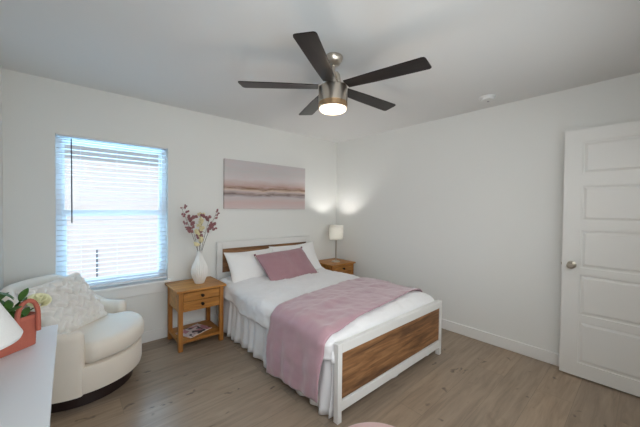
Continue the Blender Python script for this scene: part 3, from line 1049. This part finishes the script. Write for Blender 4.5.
# ruched square pillow on the chair
def ruched():
    w, t_ = 0.44, 0.15
    n = 90
    def surf(sg):
        def fn(a, c):
            u, v = 2 * a - 1, 2 * c - 1
            x = w / 2 * u * (1 - 0.05 * (1 - v * v))
            y = w / 2 * v * (1 - 0.05 * (1 - u * u))
            e = max(0.0, (1 - abs(u) ** 3) * (1 - abs(v) ** 3))
            z = sg * t_ / 2 * e ** 0.55
            g1 = abs(sin((u + v * 0.3) * 12 + 0.9 * sin(v * 14))) ** 0.6
            g2 = abs(sin((v - u * 0.2) * 10 + 0.8 * sin(u * 15))) ** 0.6
            z += sg * e ** 0.3 * (0.034 * g1 + 0.030 * g2 - 0.036)
            return Vector((x, y, z))
        return fn
    b = MB().grid(surf(1), n, n)
    return b.grid(surf(-1), n, n)
rp = ruched().build('scatter_cushion', MT['ruched'], angle=80, loc=(-3.285, -0.430, 0.625), rot=(Matrix.Rotation(rad(38), 3, 'Z') @ Matrix.Rotation(rad(56), 3, 'X') @ Matrix.Rotation(rad(7), 3, 'Z')).to_euler())
tag(rp, 'square ruched cream cushion leaning in the barrel chair', 'cushion')

# ------------------------------------------------------------------ dresser at the lower left
dr = thing('dresser', 'plain white flat-topped dresser in the bottom left corner', 'dresser', (LX + 0.004, -2.10, 0))
DRW, DY, DZT = 0.338, 0.655, 0.80
MB().box(0.014, -DY, DZT - 0.022, DRW, DY, DZT).build('top', MT['dresser'], dr, bevel=0.002)
MB().box(0.014, -DY + 0.012, 0.06, DRW - 0.028, DY - 0.012, DZT - 0.021).build('body', MT['dresser'], dr, bevel=0.002)
MB().box(0.03, -DY + 0.04, 0.0, DRW - 0.04, DY - 0.04, 0.062).build('plinth', MT['dresser'], dr)

# coral basket with flowers on the dresser
KX, KY, KA = -3.484, -1.684, rad(39)
bk = thing('basket', 'coral orange woven basket with loop handle on the white dresser', 'basket', (KX, KY, DZT), KA)
def basket_fn(u, v):
    a = 2 * pi * u
    sx, sy = cos(a), sin(a)
    e = 0.28
    x = math.copysign(abs(sx) ** e, sx) * (0.105 + 0.004 * v)
    y = math.copysign(abs(sy) ** e, sy) * (0.052 + 0.006 * v)
    return Vector((x, y, 0.002 + 0.128 * v))
b = MB().grid(basket_fn, 64, 8, close_u=True)
b.f.append(tuple(k * 8 for k in range(64)))
b.build('body', MT['coral'], bk, solid=0.006)
pts = []
for k in range(17):
    a = pi * k / 16
    pts.append((0.062 + 0.036 * cos(a), -0.060, 0.118 + 0.075 * sin(a) ** 0.8))
hb = MB()
hb.tube([(0.098, -0.061, 0.06)] + pts + [(0.026, -0.061, 0.06)], 0.0085, 8)
hb.build('handle', MT['coral'], bk)
hb = MB()
hb.tube([(x * 0.9, 0.066, 0.118 - (z - 0.118) * 0.7) for x, y, z in pts], 0.0085, 8)
hb.build('handle', MT['coral'], bk)
# flowers in the basket
def leaf_mesh(L, w):
    def fn(u, v):
        q = u
        ww = w * sin(pi * min(1, q * 0.98 + 0.01)) ** 0.8
        s = (2 * v - 1)
        return Vector((s * ww, L * q, 0.25 * L * q * q * -1 + 0.1 * abs(s) * ww))
    return MB().grid(fn, 9, 5)
def rose_mesh(r):
    b = MB()
    for layer, (n, rr, zz, tl) in enumerate(((3, 0.25, 0.35, 0.15), (5, 0.5, 0.22, 0.45), (6, 0.8, 0.0, 0.9))):
        for k in range(n):
            a0 = 2 * pi * k / n + layer * 0.5
            def fn(u, v, a0=a0, n=n, rr=rr, zz=zz, tl=tl):
                a = a0 + (u - 0.5) * 2 * pi / n * 1.5
                q = v
                rad_ = r * (rr * 0.35 + rr * 0.75 * q ** (0.6) + 0.12 * tl * q * q)
                return Vector((rad_ * cos(a), rad_ * sin(a), r * (zz - 0.5 + 0.95 * q - 0.35 * tl * q * q) - 0.1 * r * abs(2 * u - 1) ** 2))
            b.grid(fn, 6, 5)
    return b
ca, sa = cos(KA), sin(KA)
def at_basket(x, y, z):
    return (KX + ca * x - sa * y, KY + sa * x + ca * y, DZT + z)
for k, (lab, x, y, z, r, m) in enumerate((
        ('cream rose beyond the handle of the coral basket', 0.150, 0.010, 0.160, 0.044, 'rose'),
        ('blush rose between the basket handle and the lampshade', 0.000, -0.020, 0.135, 0.026, 'blush'))):
    f_ = thing('rose', lab, 'flower', at_basket(x, y, z), 0, 'roses in the coral basket')
    f_.rotation_euler = (rad(30), rad(10), 0)
    rose_mesh(r).build('bloom', MT[m], f_, solid=0.0012, angle=80)
    bx, by, bz = at_basket(min(x, 0.08), y * 0.5, 0.03)
    o = MB().tube([(0, 0, -r * 0.4), (-0.004 if x < 0.1 else -0.045, 0.004, -0.05), (-0.01 if x < 0.1 else -0.075, 0.005, -0.13)], 0.003, 6).build('stem', MT['leaf'], f_)
    o.rotation_euler = (rad(-30), rad(-10), 0)
random.seed(4)
gr = thing('greenery', 'green leafy sprigs filling the coral basket', 'greenery', at_basket(0.0, 0.0, 0.03), KA)
lp = None
for k in range(44):
    x = random.uniform(-0.02, 0.085)
    if k > 15:
        x = random.uniform(-0.07, 0.06)
    y = random.uniform(-0.035, 0.035)
    z = random.uniform(0.07, 0.115) + (random.uniform(0.03, 0.075) if k > 15 else 0)
    if lp is None:
        lp = leaf_mesh(0.062, 0.014).build('leaf', MT['leaf'], gr, solid=0.0008)
        o = lp
    else:
        o = lp.copy()
        COL.objects.link(o)
        o.parent = gr
    o.location = (x, y, z)
    o.rotation_euler = (random.uniform(0.1, 1.3), random.uniform(-0.5, 0.5), random.uniform(0, 2 * pi))
b = MB()
for k in range(6):
    x = -0.05 + 0.022 * k
    b.tube([(x * 0.6, 0, -0.022), (x, random.uniform(-0.02, 0.02), 0.10)], 0.002, 5)
b.build('stem', MT['leaf'], gr)

# white lamp at the left edge of the picture, standing on the dresser
l2 = thing('table_lamp', 'white tapered lampshade cut off by the left edge, in front of the coral basket', 'table lamp', (-3.494, -2.195, DZT))
MB().lathe([(0.0, 0.0), (0.07, 0.0), (0.072, 0.008), (0.055, 0.02), (0.03, 0.06), (0.045, 0.11), (0.03, 0.16), (0.012, 0.19), (0.010, 0.34), (0.0, 0.34)], 32).build('base', MT['ceramic'], l2)
def shade2(u, v):
    prof = [(0.112, 0.213), (0.121, 0.217), (0.124, 0.225), (0.117, 0.240), (0.094, 0.288), (0.068, 0.342), (0.044, 0.390)]
    r, z = prof[round(v * 6)]
    return Vector((r * cos(2 * pi * u), r * sin(2 * pi * u), z))
MB().grid(shade2, 56, 7, close_u=True).build('lamp_shade', MT['shade2'], l2, solid=0.002)

# ------------------------------------------------------------------ pink pouf at the bottom edge
pf = thing('pouf', 'round blush pink pouf just showing at the bottom edge', 'pouf', (-2.363, -2.668, 0))
MB().lathe([(0.0, 0.0), (0.19, 0.0), (0.205, 0.012), (0.222, 0.06), (0.226, 0.20), (0.225, 0.36), (0.220, 0.386), (0.205, 0.396), (0.0, 0.402)], 64).build('body', MT['pouf'], pf)
MB().lathe([(0.0, 0.400), (0.012, 0.402), (0.016, 0.408), (0.010, 0.413), (0.0, 0.414)], 16).build('button', MT['pouf'], pf)
